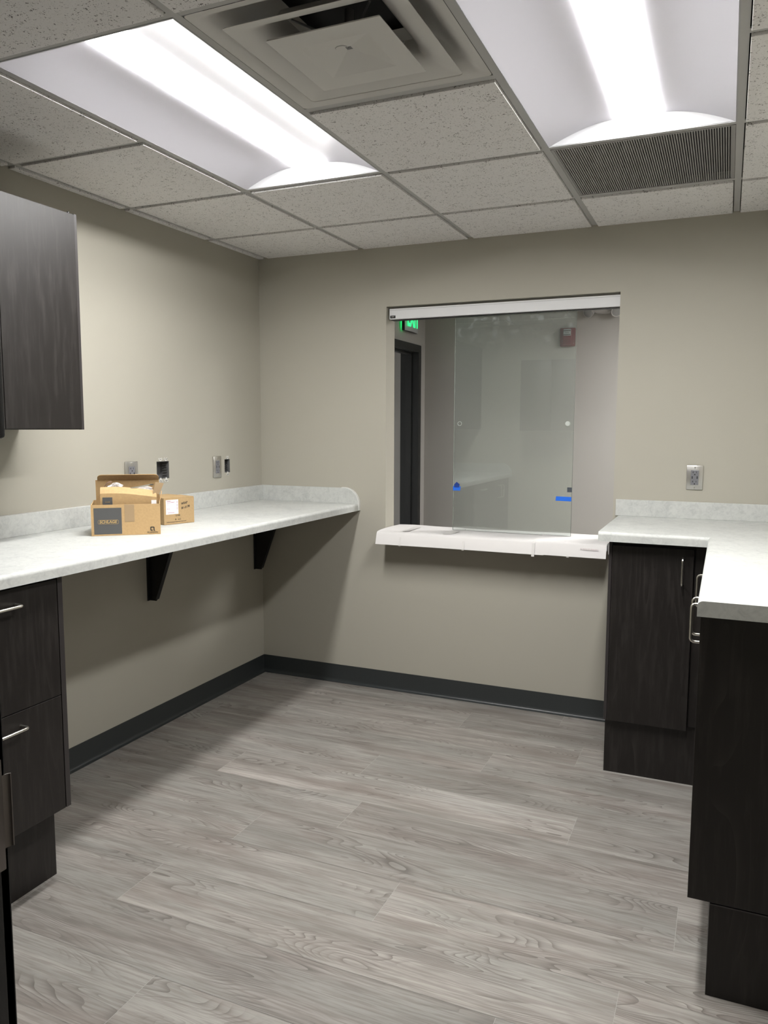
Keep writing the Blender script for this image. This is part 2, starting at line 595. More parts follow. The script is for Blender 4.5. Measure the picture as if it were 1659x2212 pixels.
# ceiling
lights_xy = [(GX, GX + G), (GX + 2 * G, GX + 3 * G)]
LY0, LY1 = GY - 2 * G, GY
def cell_kind(i, j):
    # i: column from GX + i*G, j: row from GY + j*G upward
    if j in (-1, -2) and i in (0, 2):
        return 'light'
    if i == 1 and j == -2:
        return 'diffuser'
    if i == 2 and j == 0:
        return 'grille'
    return 'tile'
def gx(i):
    return GX + i * G + (.014 if i == -1 else 0)
def build_tiles():
    bm = bmesh.new()
    T = .0155
    for i in range(-2, 5):
        for j in range(-7, 3):
            if cell_kind(i, j) != 'tile':
                continue
            x0, x1 = gx(i), gx(i + 1)
            y0, y1 = GY + j * G, GY + (j + 1) * G
            x0, x1 = max(x0 + T, .001), min(x1 - T, RX - .001)
            y0, y1 = max(y0 + T, SY + .001), min(y1 - T, -.001)
            if x1 - x0 < .008 or y1 - y0 < .008:
                continue
            box_bm(bm, x0, x1, y0, y1, H - .0075, H + .012, .0012)
    return bm
ceil = struct('ceiling', build_tiles(), M['tile'])
gb = bmesh.new()
for i in range(-1, 5):
    x = gx(i)
    box_bm(gb, x - .012, x + .012, SY, 0, H, H + .004)
for j in range(-4, 2):
    y = GY + j * G
    spans = [(0, RX)] if j != -1 else [(0, GX), (GX + G, GX + 2 * G), (GX + 3 * G, RX)]
    for sa, sb in spans:
        box_bm(gb, sa, sb, y - .012, y + .012, H + .0005, H + .0045)
obj('ceiling_grid', gb, M['grid'], ceil)
obj('ceiling_deck', box(-.1, RX + .1, SY - .1, .1, H + .26, H + .3), M['dark'], ceil)
struct('ceiling_hall', box(-.1, 4.6, BW, HY, H + .02, H + .06), M['hall_ceiling'])
struct('ceiling_corridor', box(-.12, 4.6, -5.6, SY - .12, H, H + .04), M['hall_ceiling'])
struct('wall_corridor', box(-.12, 4.6, -5.6, -5.5, 0, H), M['wall'])
struct('wall_corridor_left', box(-.12, 0, -5.5, SY - .2, 0, H), M['wall'])
struct('wall_corridor_right', box(4.5, 4.6, -5.5, SY - .12, 0, H), M['wall'])

# baseboards: rubber cove with a toe
def cove(u0, u1, axis, off=0):
    pts = [(0, 0), (0, .1016), (.003, .1016), (.0035, .022), (.006, .010), (.012, .0035), (.019, .0015), (.019, 0)]
    bm = bmesh.new()
    if axis == 0:
        prism_bm(bm, [(-p[0] + off, p[1]) for p in pts], 0, u0, u1)
    else:
        prism_bm(bm, [(p[0] + off, p[1]) for p in pts], 1, u0, u1)
    return bm
struct('baseboard_back', cove(0, 2.056, 0), M['base'], True)
struct('baseboard_left', cove(-2.11, 0, 1), M['base'], True)

# hall beyond the window
D1 = (.86, 1.838, 0, 2.035)       # clear opening y0,y1,z0,z1
struct('wall_hall_left', wall_bm(BW, HY, 0, H + .02, [(D1[0] - .001, D1[1] + .001, -.01, D1[3] + .001)], 0, HX - .13, HX), M['hall_wall'])
struct('wall_hall_back', box(-.1, 4.6, HY, HY + .1, 0, H + .02), M['hall_wall'])
struct('wall_hall_right', box(4.5, 4.6, BW, HY, 0, H + .02), M['hall_wall'])
bm = bmesh.new()
for y0, y1, z0, z1 in ((D1[1], D1[1] + .05, 0, D1[3] + .05), (D1[0] - .05, D1[0], 0, D1[3] + .05), (D1[0], D1[1], D1[3], D1[3] + .05)):
    box_bm(bm, HX, HX + .012, y0, y1, z0, z1, .001)
for y0, y1, z0, z1 in ((D1[1] - .004, D1[1], 0, D1[3]), (D1[0], D1[0] + .004, 0, D1[3]), (D1[0], D1[1], D1[3] - .004, D1[3])):
    box_bm(bm, HX - .14, HX + .012, y0, y1, z0, z1)
for y0, y1, z0, z1 in ((D1[1] - .02, D1[1] - .004, 0, D1[3] - .004), (D1[0] + .004, D1[0] + .02, 0, D1[3] - .004), (D1[0], D1[1], D1[3] - .02, D1[3] - .004)):
    box_bm(bm, HX - .09, HX - .045, y0, y1, z0, z1, .001)
struct('door_1', bm, M['hall_frame'])
struct('wall_far_room', box(-3.2, -3.1, .12, 4.2, 0, 2.3), M['plain_light'])
struct('wall_far_room_side', box(-3.1, HX - .13, 4.1, 4.2, 0, 2.3), M['plain_light'])
struct('wall_far_room_near', box(-3.1, .128, .12, .2, 0, 2.3), M['plain_light'])
struct('ceiling_far_room', box(-3.2, HX - .131, .12, 4.2, 2.3, 2.36), M['hall_ceiling'])
struct('floor_far_room', box(-3.2, HX - .131, .12, 4.2, -.03, -.002), M['hall_floor'])

# the door frame the camera looks past, in the south wall
FX0, FX1, FZ = 1.6445, 2.655, 2.11
bm = bmesh.new()
for s, x in ((-1, FX0), (1, FX1)):
    box_bm(bm, min(x, x + s * .05), max(x, x + s * .05), SY, SY + .014, 0, FZ + .05, .0015)      # room-side face
    box_bm(bm, min(x, x + s * .05), max(x, x + s * .05), SY - .134, SY - .12, 0, FZ + .05, .0015)
    box_bm(bm, min(x, x + s * .003), max(x, x + s * .003), SY - .134, SY + .014, 0, FZ)
box_bm(bm, FX0, FX1, SY, SY + .014, FZ, FZ + .05, .0015)
box_bm(bm, FX0, FX1, SY - .134, SY - .12, FZ, FZ + .05, .0015)
box_bm(bm, FX0, FX1, SY - .134, SY + .014, FZ, FZ + .003)
door2 = struct('door_2', bm, M['frame'])
# strike plate with its curved lip
bm = bmesh.new()
box_bm(bm, FX0 - .001, FX0 + .0012, SY - .035, SY + .009, .878, 1.026, .0006)
lip = []
for k in range(9):
    a = k / 8 * PI * .52
    lip.append((FX0 + .0008 + .0035 * (1 - math.cos(a)), SY + .006 + .0125 * math.sin(a)))
rows = [[Vector((p[0], p[1], z)) for p in lip] for z in (.906, .95, 1.004)]
sheet_bm(bm, rows, .002)
obj('strike_plate', bm, M['steel_dull'], door2, smooth=True, label='dull steel strike plate with curved lip')

# ------------------------------------------------------------------ troffer lights
def troffer(x0, x1, y0, y1, label):
    cx, cy = (x0 + x1) / 2, (y0 + y1) / 2
    t = thing('ceiling_light', label, 'light', (cx, cy, H), 0, 'recessed troffer lights in the ceiling')
    w, l = (x1 - x0) / 2 - .013, (y1 - y0) / 2 - .013
    LW = .068
    top = .060
    for s in (-1, 1):
        bm = bmesh.new()
        prof = []
        for k in range(15):
            u = k / 14
            x = w + (LW - w) * u
            z = top * math.sin(u * PI / 2) ** .95 if u > 0 else 0
            prof.append((s * x, z))
        rows = [[Vector((p[0], y, p[1] + .0008)) for p in prof] for y in (-l, l)]
        sheet_bm(bm, rows, .0015)
        obj('reflector', bm, M['reflector'], t, smooth=True)
    for s in (-1, 1):
        out = [(-w, .0)]
        for k in range(15):
            u = k / 14
            out.append((-(w + (LW - w) * u), top * math.sin(u * PI / 2)))
        for k in range(14, -1, -1):
            u = k / 14
            out.append(((w + (LW - w) * u), top * math.sin(u * PI / 2) + (.0001 if k == 0 else 0)))
        obj('end_plate', prism([(p[0], p[1] + .001) for p in out[1:]], 1, s * l, s * (l - .002)), M['end_plate'], t)
    # trim frame resting in the grid
    bm = bmesh.new()
    for s in (-1, 1):
        box_bm(bm, s * w, s * (w + .004), -l - .004, l + .004, -.001, .004)
        box_bm(bm, -w, w, s * l, s * (l + .004), -.001, .004)
    obj('trim_frame', bm, M['end_plate'], t)
    # convex ribbed lens
    bm = bmesh.new()
    pr = []
    n = 16
    for k in range(n + 1):
        a = PI * k / n
        pr.append((-LW * math.cos(a), top - .003 - .008 * math.sin(a)))
    rows = [[Vector((p[0], y, p[1])) for p in pr] for y in (-l + .004, l - .004)]
    sheet_bm(bm, rows, .002)
    obj('lens', bm, M['lens'], t, smooth=True, label='glowing white lens')
    obj('housing', box(-w, w, -l, l, top + .01, top + .012), M['reflector'], t)
    return t
troffer(*lights_xy[0], LY0, LY1, 'long recessed ceiling light left of the square air diffuser')
troffer(*lights_xy[1], LY0, LY1, 'long recessed ceiling light right of the diffuser, ending at the ribbed grille')

# ------------------------------------------------------------------ supply air diffuser
DCX, DCY = GX + 1.5 * G, GY - 1.5 * G
df = thing('air_diffuser', 'square grey stepped supply air diffuser between the two ceiling lights', 'vent', (DCX, DCY, H))
def frustum_sheet(bm, levels, thick=.0015, cr=.03):
    """square rings (half size, z) joined"""
    prev = None
    fs = []
    for h, z in levels:
        c = min(cr, h * .3)
        ring = []
        for qx, qy, a0 in ((1, 1, 0), (-1, 1, 90), (-1, -1, 180), (1, -1, 270)):
            for k in range(5):
                a = math.radians(a0 + 22.5 * k)
                ring.append(bm.verts.new((qx * (h - c) + c * math.cos(a), qy * (h - c) + c * math.sin(a), z)))
        if prev:
            n = len(ring)
            for k in range(n):
                fs.append(bm.faces.new((prev[k], prev[(k + 1) % n], ring[(k + 1) % n], ring[k])))
        prev = ring
    return prev, fs
bm = bmesh.new()
_, fs = frustum_sheet(bm, [(.2915, .0), (.285, .002), (.272, .003), (.256, .010), (.236, .026), (.215, .046), (.19, .066), (.155, .080), (.13, .088)], cr=.012)
obj('outer_pan', bm, M['diffuser'], df, smooth=True)
bm = bmesh.new()
_, fs = frustum_sheet(bm, [(.229, -.013), (.2285, -.0115), (.205, -.007), (.182, .001), (.160, .013), (.142, .030), (.130, .055)], cr=.012)
obj('middle_louver', bm, M['diffuser'], df, smooth=True)
bm = bmesh.new()
ring, fs = frustum_sheet(bm, [(.150, -.018), (.152, -.022), (.092, -.0215)], cr=.003)
apex = bm.verts.new((0, 0, .002))
n = len(ring)
for k in range(n):
    bm.faces.new((ring[k], ring[(k + 1) % n], apex))
obj('center_panel', bm, M['diffuser'], df)
bm = bmesh.new()
tube_bm(bm, [(.004 + .016 * math.cos(a), -.012 * math.sin(a) - .050, -.0222) for a in [PI * k / 10 for k in range(11)]], .0012, 6)
obj('embossed_arc', bm, M['grid'], df)
bm = bmesh.new()
cyl_bm(bm, (0, 0, .0), (0, 0, .09), .012)
for a in range(4):
    q = Matrix.Rotation(a * PI / 2 + PI / 4, 4, 'Z')
    tube_bm(bm, [q @ Vector((.0, 0, .0)), q @ Vector((.10, 0, .03)), q @ Vector((.150, 0, .04))], .003, 6)
obj('mounting_stem', bm, M['galv'], df)
bm = bmesh.new()
cyl_bm(bm, (-.16, -.12, .02), (-.18, -.10, .08), .012)
obj('duct_boot', box(-.2, .2, -.2, .2, .105, .11), M['dark'], df)
bm2 = bmesh.new()
box_bm(bm2, -.25, .25, -.25, -.248, .05, .11)
bm.free(); bm2.free()

# ------------------------------------------------------------------ return grille
GCX, GCY = GX + 2.5 * G, GY + .5 * G
gr = thing('return_grille', 'square grey return air grille with fine ribs in the ceiling', 'vent', (GCX, GCY, H))
bm = bmesh.new()
hw = G / 2 - .013
for s in (-1, 1):
    box_bm(bm, s * hw, s * (hw - .010), -hw, hw, -.001, .008)
    box_bm(bm, -hw, hw, s * hw, s * (hw - .010), -.0005, .0085)
obj('frame', bm, M['grille'], gr)
bm = bmesh.new()
nb = 72
for k in range(nb):
    x = -hw + .012 + (2 * hw - .024) * k / (nb - 1)
    box_bm(bm, x - .0021, x + .0021, -hw + .01, hw - .01, .001, .011)
obj('louver_ribs', bm, M['grille'], gr)
obj('backing', box(-hw, hw, -hw, hw, .03, .032), mat('dark plenum', (.035, .035, .036), .8), gr)

# ------------------------------------------------------------------ handles
def handle_bm(bm, p0, p1, out, stand=.034, r=.0042, bend=.012):
    p0, p1, o = Vector(p0), Vector(p1), Vector(out)
    d = (p1 - p0).normalized()
    pts = [p0, p0 + o * (stand - bend)]
    for k in range(1, 6):
        a = k / 6 * PI / 2
        pts.append(p0 + o * (stand - bend + bend * math.sin(a)) + d * (bend * (1 - math.cos(a))))
    pts += [p0 + o * stand + d * bend, p1 + o * stand - d * bend]
    for k in range(1, 6):
        a = k / 6 * PI / 2
        pts.append(p1 + o * (stand - bend + bend * math.cos(a)) - d * (bend * (1 - math.sin(a))))
    pts += [p1 + o * (stand - bend), p1]
    tube_bm(bm, pts, r)
def handle(p0, p1, out, parent):
    bm = bmesh.new()
    handle_bm(bm, p0, p1, out)
    return obj('handle', bm, M['nickel'], parent, smooth=True, label='satin nickel bar handle')

# ------------------------------------------------------------------ left base cabinets (world coordinates via parent at origin offset)
def left_cab(y0, y1, kind, label, filler=0.0):
    t = thing('base_cabinet', label, 'cabinet', (0, (y0 + y1) / 2, 0))
    yc = (y0 + y1) / 2
    a, b = y0 - yc, y1 - yc
    obj('body', box(.004, .592, a + .001, b, .248, .992, .001), M['wood'], t)
    if filler:
        obj('filler_strip', box(.5925, .611, b - filler + .002, b, .249, .992, .0008), M['edge'], t)
    obj('toe_kick', box(.06, .540, a + .001, b - .004, 0, .2475, .001), M['wood'], t)
    fa, fb = a + .003, b - filler - .002
    if kind == 'drawers':
        for z0, z1, hz in ((.620, .985, .937), (.250, .6175, .573)):
            d = obj('drawer_front', box(.594, .612, fa, fb, z0, z1, .0012), M['wood'], t)
            hc = -2.334 - yc
            handle((.611, hc - .052, hz), (.611, hc + .052, hz), (1, 0, 0), d)
    else:
        m = (fa + fb) / 2
        for p, q, s in ((fa, m - .0015, 1), (m + .0015, fb, -1)):
            d = obj('door', box(.594, .612, p, q, .250, .985, .0012), M['wood'], t)
            hy = (q - .04) if s > 0 else (p + .04)
            handle((.611, hy, .83), (.611, hy, .94), (1, 0, 0), d)
    return t
left_cab(-2.545, -2.105, 'drawers', 'dark two-drawer base cabinet under the left countertop beside the open knee space', .021)
left_cab(-3.208, -2.546, 'doors', 'dark double-door base cabinet under the left countertop, nearest the doorway')

# left upper cabinets
def left_upper(y0, y1, label, filler=0.0, seams=(), z0=1.440, z1=2.197):
    yc = (y0 + y1) / 2
    t = thing('wall_cabinet', label, 'cabinet', (0, yc, z0))
    a, b, h = y0 - yc, y1 - yc, z1 - z0
    obj('body', box(.002, .313, a + .0005, b, 0, h, .001), M['wood'], t)
    if filler:
        obj('side_panel', box(.3135, .328, b - filler, b, 0, h + .001, .0008), M['edge'], t)
    e = [a + .002, *[s - yc for s in seams], b - filler - .0015]
    for p, q in zip(e, e[1:]):
        obj('door', box(.314, .333, p + .0012, q - .0012, .003, h - .003, .0012), M['wood'], t)
    bm = bmesh.new()
    cyl_bm(bm, (.315, b - filler - .012, h), (.315, b - filler - .012, h + .006), .004)
    obj('bumper', bm, M['black'], t)
    return t
left_upper(-2.46, -1.700, 'dark wood wall cabinet on the left wall above the countertop', .013, (-2.045,))
left_upper(-3.208, -2.461, 'dark wood wall cabinet on the left wall next to the doorway corner', 0, (-2.83,))

# black cabinet on the south wall, at the left edge of the picture
t = thing('wall_cabinet', 'black hanging cabinet at the left edge, nearest the camera', 'cabinet', (1.055, SY, 1.428))
obj('body', box(-.275, .271, .004, .298, 0, .62, .004), M['black_steel'], t, smooth=True)
for p, q in ((-.274, -.002), (.002, .271)):
    obj('door', box(p, q, .299, .316, .001, .619, .006), M['black_steel'], t, smooth=True)

# ------------------------------------------------------------------ countertops
ZT, ZB = 1.034, .995
def edge_profile(front, s):
    """outline of a post-formed slab in (depth, z); front = depth of the front edge, s = +1/-1 direction"""
    r = .014
    pts = [(0, ZB), (front, ZB)]
    pts.append((front, ZT - r))
    for k in range(1, 13):
        a = k / 12 * PI / 2
        pts.append((front - s * r * (1 - math.cos(a)), ZT - r + r * math.sin(a)))
    pts.append((0, ZT))
    return pts
lc = thing('countertop', 'long white marbled countertop along the left wall carrying the cardboard boxes', 'countertop', (0, 0, ZB))
def P(o):
    o.location = -Vector(o.parent.location)
    return o
P(obj('slab', prism(edge_profile(.635, 1), 1, SY, -.0005), M['lam'], lc))
P(obj('backsplash', box(.0005, .020, SY + .02, -.0005, ZT, 1.118, .0015), M['lam'], lc))
def splash_end(y0, y1):
    pts = [(.0205, ZT), (.0205, 1.118)]
    R_ = .092
    for k in range(9):
        a = k / 8 * PI / 2
        pts.append((.632 - R_ + R_ * math.sin(a), 1.118 - R_ + R_ * math.cos(a) if k < 8 else 1.118 - R_))
    pts.append((.632, ZT - .036))
    pts.append((.60, ZT - .036))
    pts.append((.60, ZT))
    return prism(pts, 1, y0, y1)
def side_splash(y0, y1, par):
    pts = [(.0205, ZT)]
    pts.append((.0205, 1.118))
    R_ = .09
    for k in range(1, 10):
        a = (k - 1) / 8 * PI / 2
        pts.append((.634 - R_ + R_ * math.sin(a), 1.118 - R_ + R_ * math.cos(a)))
    pts.append((.634, ZT - .012))
    pts.append((.62, ZT - .002))
    pts.append((.60, ZT))
    return P(obj('side_splash', prism(pts, 1, y0, y1), M['lam'], par, smooth=False))
side_splash(-.019, -.0006, lc)
side_splash(SY + .0006, SY + .019, lc)
# pale edge strip following the rounded end of the side splash
for ya in (-.019, SY + .001):
    bm = bmesh.new()
    inner, outer = [], []
    R_ = .09
    seq = [(.530, 1.118, 0, 1)] + [(.634 - R_ + R_ * math.sin(k / 8 * PI / 2), 1.118 - R_ + R_ * math.cos(k / 8 * PI / 2), math.sin(k / 8 * PI / 2), math.cos(k / 8 * PI / 2)) for k in range(9)] + [(.634, ZB + .001, 1, 0)]
    for x, z, nx, nz in seq:
        inner.append((x + nx * .0003, z + nz * .0003))
        outer.append((x + nx * .0035, z + nz * .0035))
    prism_bm(bm, inner + outer[::-1], 1, ya - .0005, ya + .0185)
    P(obj('edge_strip', bm, M['lam_rim'], lc))

# brackets
def bracket(y, label):
    t = thing('support_bracket', label, 'bracket', (0, y, ZB), 0, 'black brackets under the left countertop')
    d = .995 - .632
    bm = bmesh.new()
    prism_bm(bm, [(.003, -.004), (.178, -.004), (.178, -.012), (.046, -d + .008), (.040, -d), (.003, -d)], 1, -.002, .002)
    obj('web', bm, M['black_steel'], t)
    obj('wall_plate', box(.0005, .006, -.019, .019, -d, -.004, .001), M['black_steel'], t)
    obj('top_plate', box(.0005, .46, -.019, .019, -.0045, -.0005, .0008), M['black_steel'], t)
    obj('front_flange', prism([(.046, -d + .008), (.178, -.012), (.174, -.010), (.042, -d + .010)], 1, -.012, .012), M['black_steel'], t)
    for z in (-d + .03, -d + .13):
        bm = bmesh.new()
        cyl_bm(bm, (.005, .0105, z), (.009, .0105, z), .0042, 14)
        obj('screw', bm, M['galv'], t, smooth=True)
    return t
bracket(-.992, 'black steel bracket under the left countertop, midway along the wall')
bracket(-.078, 'black steel bracket under the left countertop in the room corner')

# right L-shaped counter
rc = thing('countertop', 'white marbled L-shaped countertop in the right corner', 'countertop', (2.7, -.9, ZB))
FX, FY, EX, EY = 2.431, -.662, 2.018, -1.876
bm = bmesh.new()
prism_bm(bm, edge_profile(FY, -1), 0, EX, FX + .014)
side = [(x, z) for x, z in edge_profile(FX - RX, -1)]
prism_bm(bm, [(RX - .001 if abs(x) < 1e-9 else RX + x, z) for x, z in side], 1, EY, -.0005)
P(obj('slab', bm, M['lam'], rc))
P(obj('backsplash', box(2.004, RX - .001, -.020, -.0005, ZT, 1.112, .0015), M['lam'], rc))
P(obj('backsplash', box(RX - .0205, RX - .001, EY, -.0205, ZT, 1.112, .0015), M['lam'], rc))

# corner base cabinet, door towards the room
t = thing('base_cabinet', 'dark single-door base cabinet below the window end of the right countertop', 'cabinet', (2.25, -.3, 0))
P(obj('body', box(2.056, 2.458, -.588, -.003, .248, .992, .001), M['wood'], t))
P(obj('side_panel', box(2.0555, 2.068, -.606, -.589, .232, .992, .0008), M['edge'], t))
P(obj('filler_strip', box(2.388, 2.4375, -.598, -.589, .249, .992, .0005), M['wood'], t))
P(obj('toe_kick', box(2.060, 2.4915, -.586, -.01, 0, .2475, .001), M['wood'], t))
d = P(obj('door', box(2.0695, 2.382, -.610, -.5895, .233, .975, .0012), M['wood'], t))
h = handle((2.342, -.609, .832), (2.342, -.609, .940), (0, -1, 0), d)
def right_cab(y0, y1, doors, label, end=False):
    yc = (y0 + y1) / 2
    t = thing('base_cabinet', label, 'cabinet', (2.75, yc, 0))
    P(obj('body', box(2.4605, RX - .003, y0 + (.019 if end else .001), y1, .2535, .992, .001), M['wood'], t))
    if end:
        P(obj('end_panel', box(2.439, RX - .003, y0, y0 + .018, .2535, .992, .0008), M['wood'], t))
    P(obj('toe_kick', box(2.492, RX - .003, y0 + .001, y1, 0, .247, .001), M['wood'], t))
    if end:
        P(obj('toe_edge_strip', box(2.493, RX - .004, y0 - .0005, y0 + .012, .2472, .2505, .0003), M['edge'], t))
    for p, q, hy in doors:
        d = P(obj('door', box(2.4395, 2.4600, p, q, .255, .985, .0012), M['wood'], t))
        handle((2.441, hy, .830), (2.441, hy, .942), (-1, 0, 0), d)
    return t
right_cab(-1.847, -1.032, [(-1.828, -1.437, -1.480), (-1.434, -1.034, -1.391)], 'dark double-door base cabinet whose plain end panel faces the camera', True)
right_cab(-1.030, -.630, [(-1.028, -.640, -1.030 + .04)], 'dark base cabinet in the middle of the right run, mostly hidden under the counter')

# ------------------------------------------------------------------ window parts
rail = thing('sliding_track', 'white metal header track across the top of the window opening', 'track', (1.39, .05, 2.022))
P(obj('rail', box(.801, 1.989, .018, .082, 2.025, 2.079, .001), M['alu'], rail))
P(obj('slot_liner', box(.803, 1.988, .040, .078, 2.0215, 2.0245), M['black'], rail))
P(obj('rail_groove', box(.802, 1.988, .0172, .0178, 2.0705, 2.0722), M['grid'], rail))
pl = P(obj('logo_plate', box(.806, .836, .0165, .0178, 2.0295, 2.0435, .0003), M['black'], rail, label='small black maker plate'))
pl.location = -Vector(rail.location)
bm = bmesh.new()
for k in range(5):
    box_bm(bm, .8135 + k * .0032, .8155 + k * .0032, .0161, .0165, 2.0348, 2.0392)
P(obj('plate_lettering', bm, M['steel'], rail))

gp = thing('glass_panel', 'frameless sliding glass pane standing in the window opening', 'glass', (1.4685, .06, .908))
obj('pane', box(-.3115, .3115, -.005, .005, 0, 1.113, .0008), M['glass'], gp)
for s in (-1, 1):
    obj('polished_edge', box(s * .3117, s * .3122, -.0048, .0048, .002, 1.106), M['glass_edge'], gp)
for x in (-.279, .284):
    bm = bmesh.new()
    cyl_bm(bm, (x, -.0055, .565), (x, -.016, .565), .012, 28)
    bmesh.ops.bevel(bm, geom=[e for e in bm.edges if abs(e.verts[0].co.y - e.verts[1].co.y) < 1e-6 and e.verts[0].co.y < -.015], offset=.002, segments=2, affect='EDGES')
    if x < 0:
        bmesh.ops.delete(bm, geom=bm.verts[:], context='VERTS')
        tube_bm(bm, [(x + .0105 * math.cos(a), -.007, .565 + .0105 * math.sin(a)) for a in [2 * PI * k / 24 for k in range(25)]], .0014, 6)
    obj('finger_pull', bm, M['pull'], gp, smooth=True)
# blue tape
def tape(pts, y, m, label):
    bm = bmesh.new()
    prism_bm(bm, pts, 1, y - .0003, y + .0003)
    o = obj('tape_strip', bm, m)
    c = Vector((sum(p[0] for p in pts) / len(pts), y, sum(p[1] for p in pts) / len(pts)))
    o.data.transform(Matrix.Translation(-c))
    o.location = c
    tag(o, label, 'tape', 'blue painter tape on the glass pane')
    return o
YT = .0542
tp = tape([(1.157, 1.120), (1.197, 1.120), (1.199, 1.143), (1.157, 1.143)], YT, M['blue'], 'folded blue tape on the left edge of the glass pane')
bm = bmesh.new()
prism_bm(bm, [(1.163, 1.137), (1.190, 1.137), (1.194, 1.153), (1.177, 1.166), (1.163, 1.152)], 1, YT - .0012, YT - .0006)
fo = obj('folded_flap', bm, M['blue_dark'], tp, label='darker folded blue flap')
fo.location = -tp.location
tape([(1.756, 1.131), (1.7795, 1.131), (1.7795, 1.155), (1.756, 1.155)], .0658, M['blue_dark'], 'small dark blue tape square on the right edge of the glass pane')
tape([(1.701, 1.087), (1.7795, 1.086), (1.7795, 1.108), (1.703, 1.109)], YT, M['blue'], 'longer bright blue tape strip low on the right of the glass pane')

# white wrapped shelf
sh = thing('transaction_shelf', 'window shelf wrapped in white cardboard and clear tape', 'shelf', (1.39, 0, .87))
P(obj('shelf_board', box(.812, 1.985, -.125, .20, .872, .9005, .002), M['alu'], sh))
def wrap(x0, x1, dz, seed, yb=.19):
    rnd = random.Random(seed)
    prof = [(yb, .9025), (.10, .9035), (.0, .904), (-.07, .9045), (-.118, .9035), (-.130, .900), (-.136, .892), (-.150, .838)]
    n = 24
    ph = rnd.uniform(0, 6)
    rows = []
    for i in range(n + 1):
        x = x0 + (x1 - x0) * i / n
        row = []
        for k, (y, z) in enumerate(prof):
            wv = .0016 * math.sin(x * 9 + ph + k * .8) + .0010 * math.sin(x * 23 + k)
            zz = z + dz + (wv + .0016 if k < 5 else 0)
            yy = y - dz + (.0025 * math.sin(x * 7 + ph) if k == 7 else 0)
            row.append(Vector((x, yy, zz)))
        rows.append(row)
    bm = bmesh.new()
    sheet_bm(bm, rows, .0012)
    return bm
# the sheet is trimmed to the opening where it passes through the wall
P(obj('cardboard_wrap', wrap(.797, 1.690, 0, 2), M['white_card'], sh, smooth=True))
P(obj('cardboard_wrap', wrap(1.640, 1.984, .0022, 5, .185), M['white_card'], sh, smooth=True))
def tape_patch(x0, x1, pts, name='clear_tape'):
    bm = bmesh.new()
    rows = [[Vector((x, y, z)) for y, z in pts] for x in (x0, x1)]
    sheet_bm(bm, rows, .0004)
    return P(obj(name, bm, M['clear_tape'], sh))
tape_patch(.93, .965, [(.08, .9078), (-.02, .9085), (-.10, .9085)])
tape_patch(1.16, 1.21, [(.03, .9078), (-.05, .9086), (-.121, .908)])
tape_patch(1.632, 1.646, [(-.124, .908), (-.1365, .902), (-.1425, .893), (-.1565, .842), (-.158, .829)])
for x in (.93, 1.275, 1.80):
    tape_patch(x, x + .012, [(-.1405, .880), (-.1535, .842), (-.1535, .835)])
bm = bmesh.new()
rnd = random.Random(4)
x = 1.865
while x < 1.945:
    w_ = rnd.choice((.003, .004, .005))
    z = .8815 - (x - 1.865) * .02
    box_bm(bm, x, x + w_, -.1485, -.1475, z - .0035, z + .0035)
    x += w_ + rnd.choice((.0015, .0025, .004))
bm.transform(Matrix.Translation((0, -.0022, 0)))
P(obj('faint_print', bm, M['faint_ink'], sh, label='faint pink printed line'))
P(obj('end_bracket', box(1.991, 2.012, -.135, -.004, .858, .905, .003), M['grey_plastic'], sh, label='grey metal end bracket'))
P(obj('support_rail', box(.85, 1.95, -.03, -.001, .845, .871, .002), M['alu'], sh))

# ------------------------------------------------------------------ outlets (local: face towards -y, centre at origin)
def outlet(label, loc, rotz):
    t = thing('power_outlet', label, 'outlet', loc, rotz, 'steel faced power outlets')
    bm = bmesh.new()
    pl = box(-.0355, .0355, -.0065, -.0005, -.056, .056, .0022)
    obj('face_plate', pl, M['steel'], t, smooth=True)
    ins = obj('receptacle', box(-.0168, .0168, -.0085, -.006, -.034, .034, .0012), M['outlet_grey'], t)
    for s in (-1, 1):
        zc = s * .0215
        bm = bmesh.new()
        box_bm(bm, -.0082, -.0062, -.0089, -.0084, zc - .001, zc + .0075)
        box_bm(bm, -.0105, -.0062, -.0089, -.0084, zc + .0022, zc + .0042)
        box_bm(bm, .0058, .0078, -.0089, -.0084, zc, zc + .007)
        cyl_bm(bm, (0, -.0084, zc - .0075), (0, -.0089, zc - .0075), .0028, 16)
        obj('socket_slots', bm, M['slot'], ins)
        bm = bmesh.new()
        box_bm(bm, s * .0085, s * .0125, -.0089, -.0084, -.0055, .0065)
        obj('charging_port', bm, M['slot'], ins)
        bm = bmesh.new()
        cyl_bm(bm, (0, -.006, s * .047), (0, -.0082, s * .047), .0035, 16)
        box_bm(bm, -.003, .003, -.0084, -.0081, s * .047 - .0004, s * .047 + .0004)
        obj('plate_screw', bm, M['nickel'], t, smooth=True)
    return t
o1 = outlet('steel power outlet on the far wall above the right countertop', (2.351, 0, 1.225), 0)
copy_thing(o1, 'steel power outlet on the left wall nearest the room corner', (0, -.438, 1.241), PI / 2)
o3 = copy_thing(o1, 'slightly tilted steel power outlet on the left wall behind the open box', (.006, -1.100, 1.238), PI / 2 - .16)

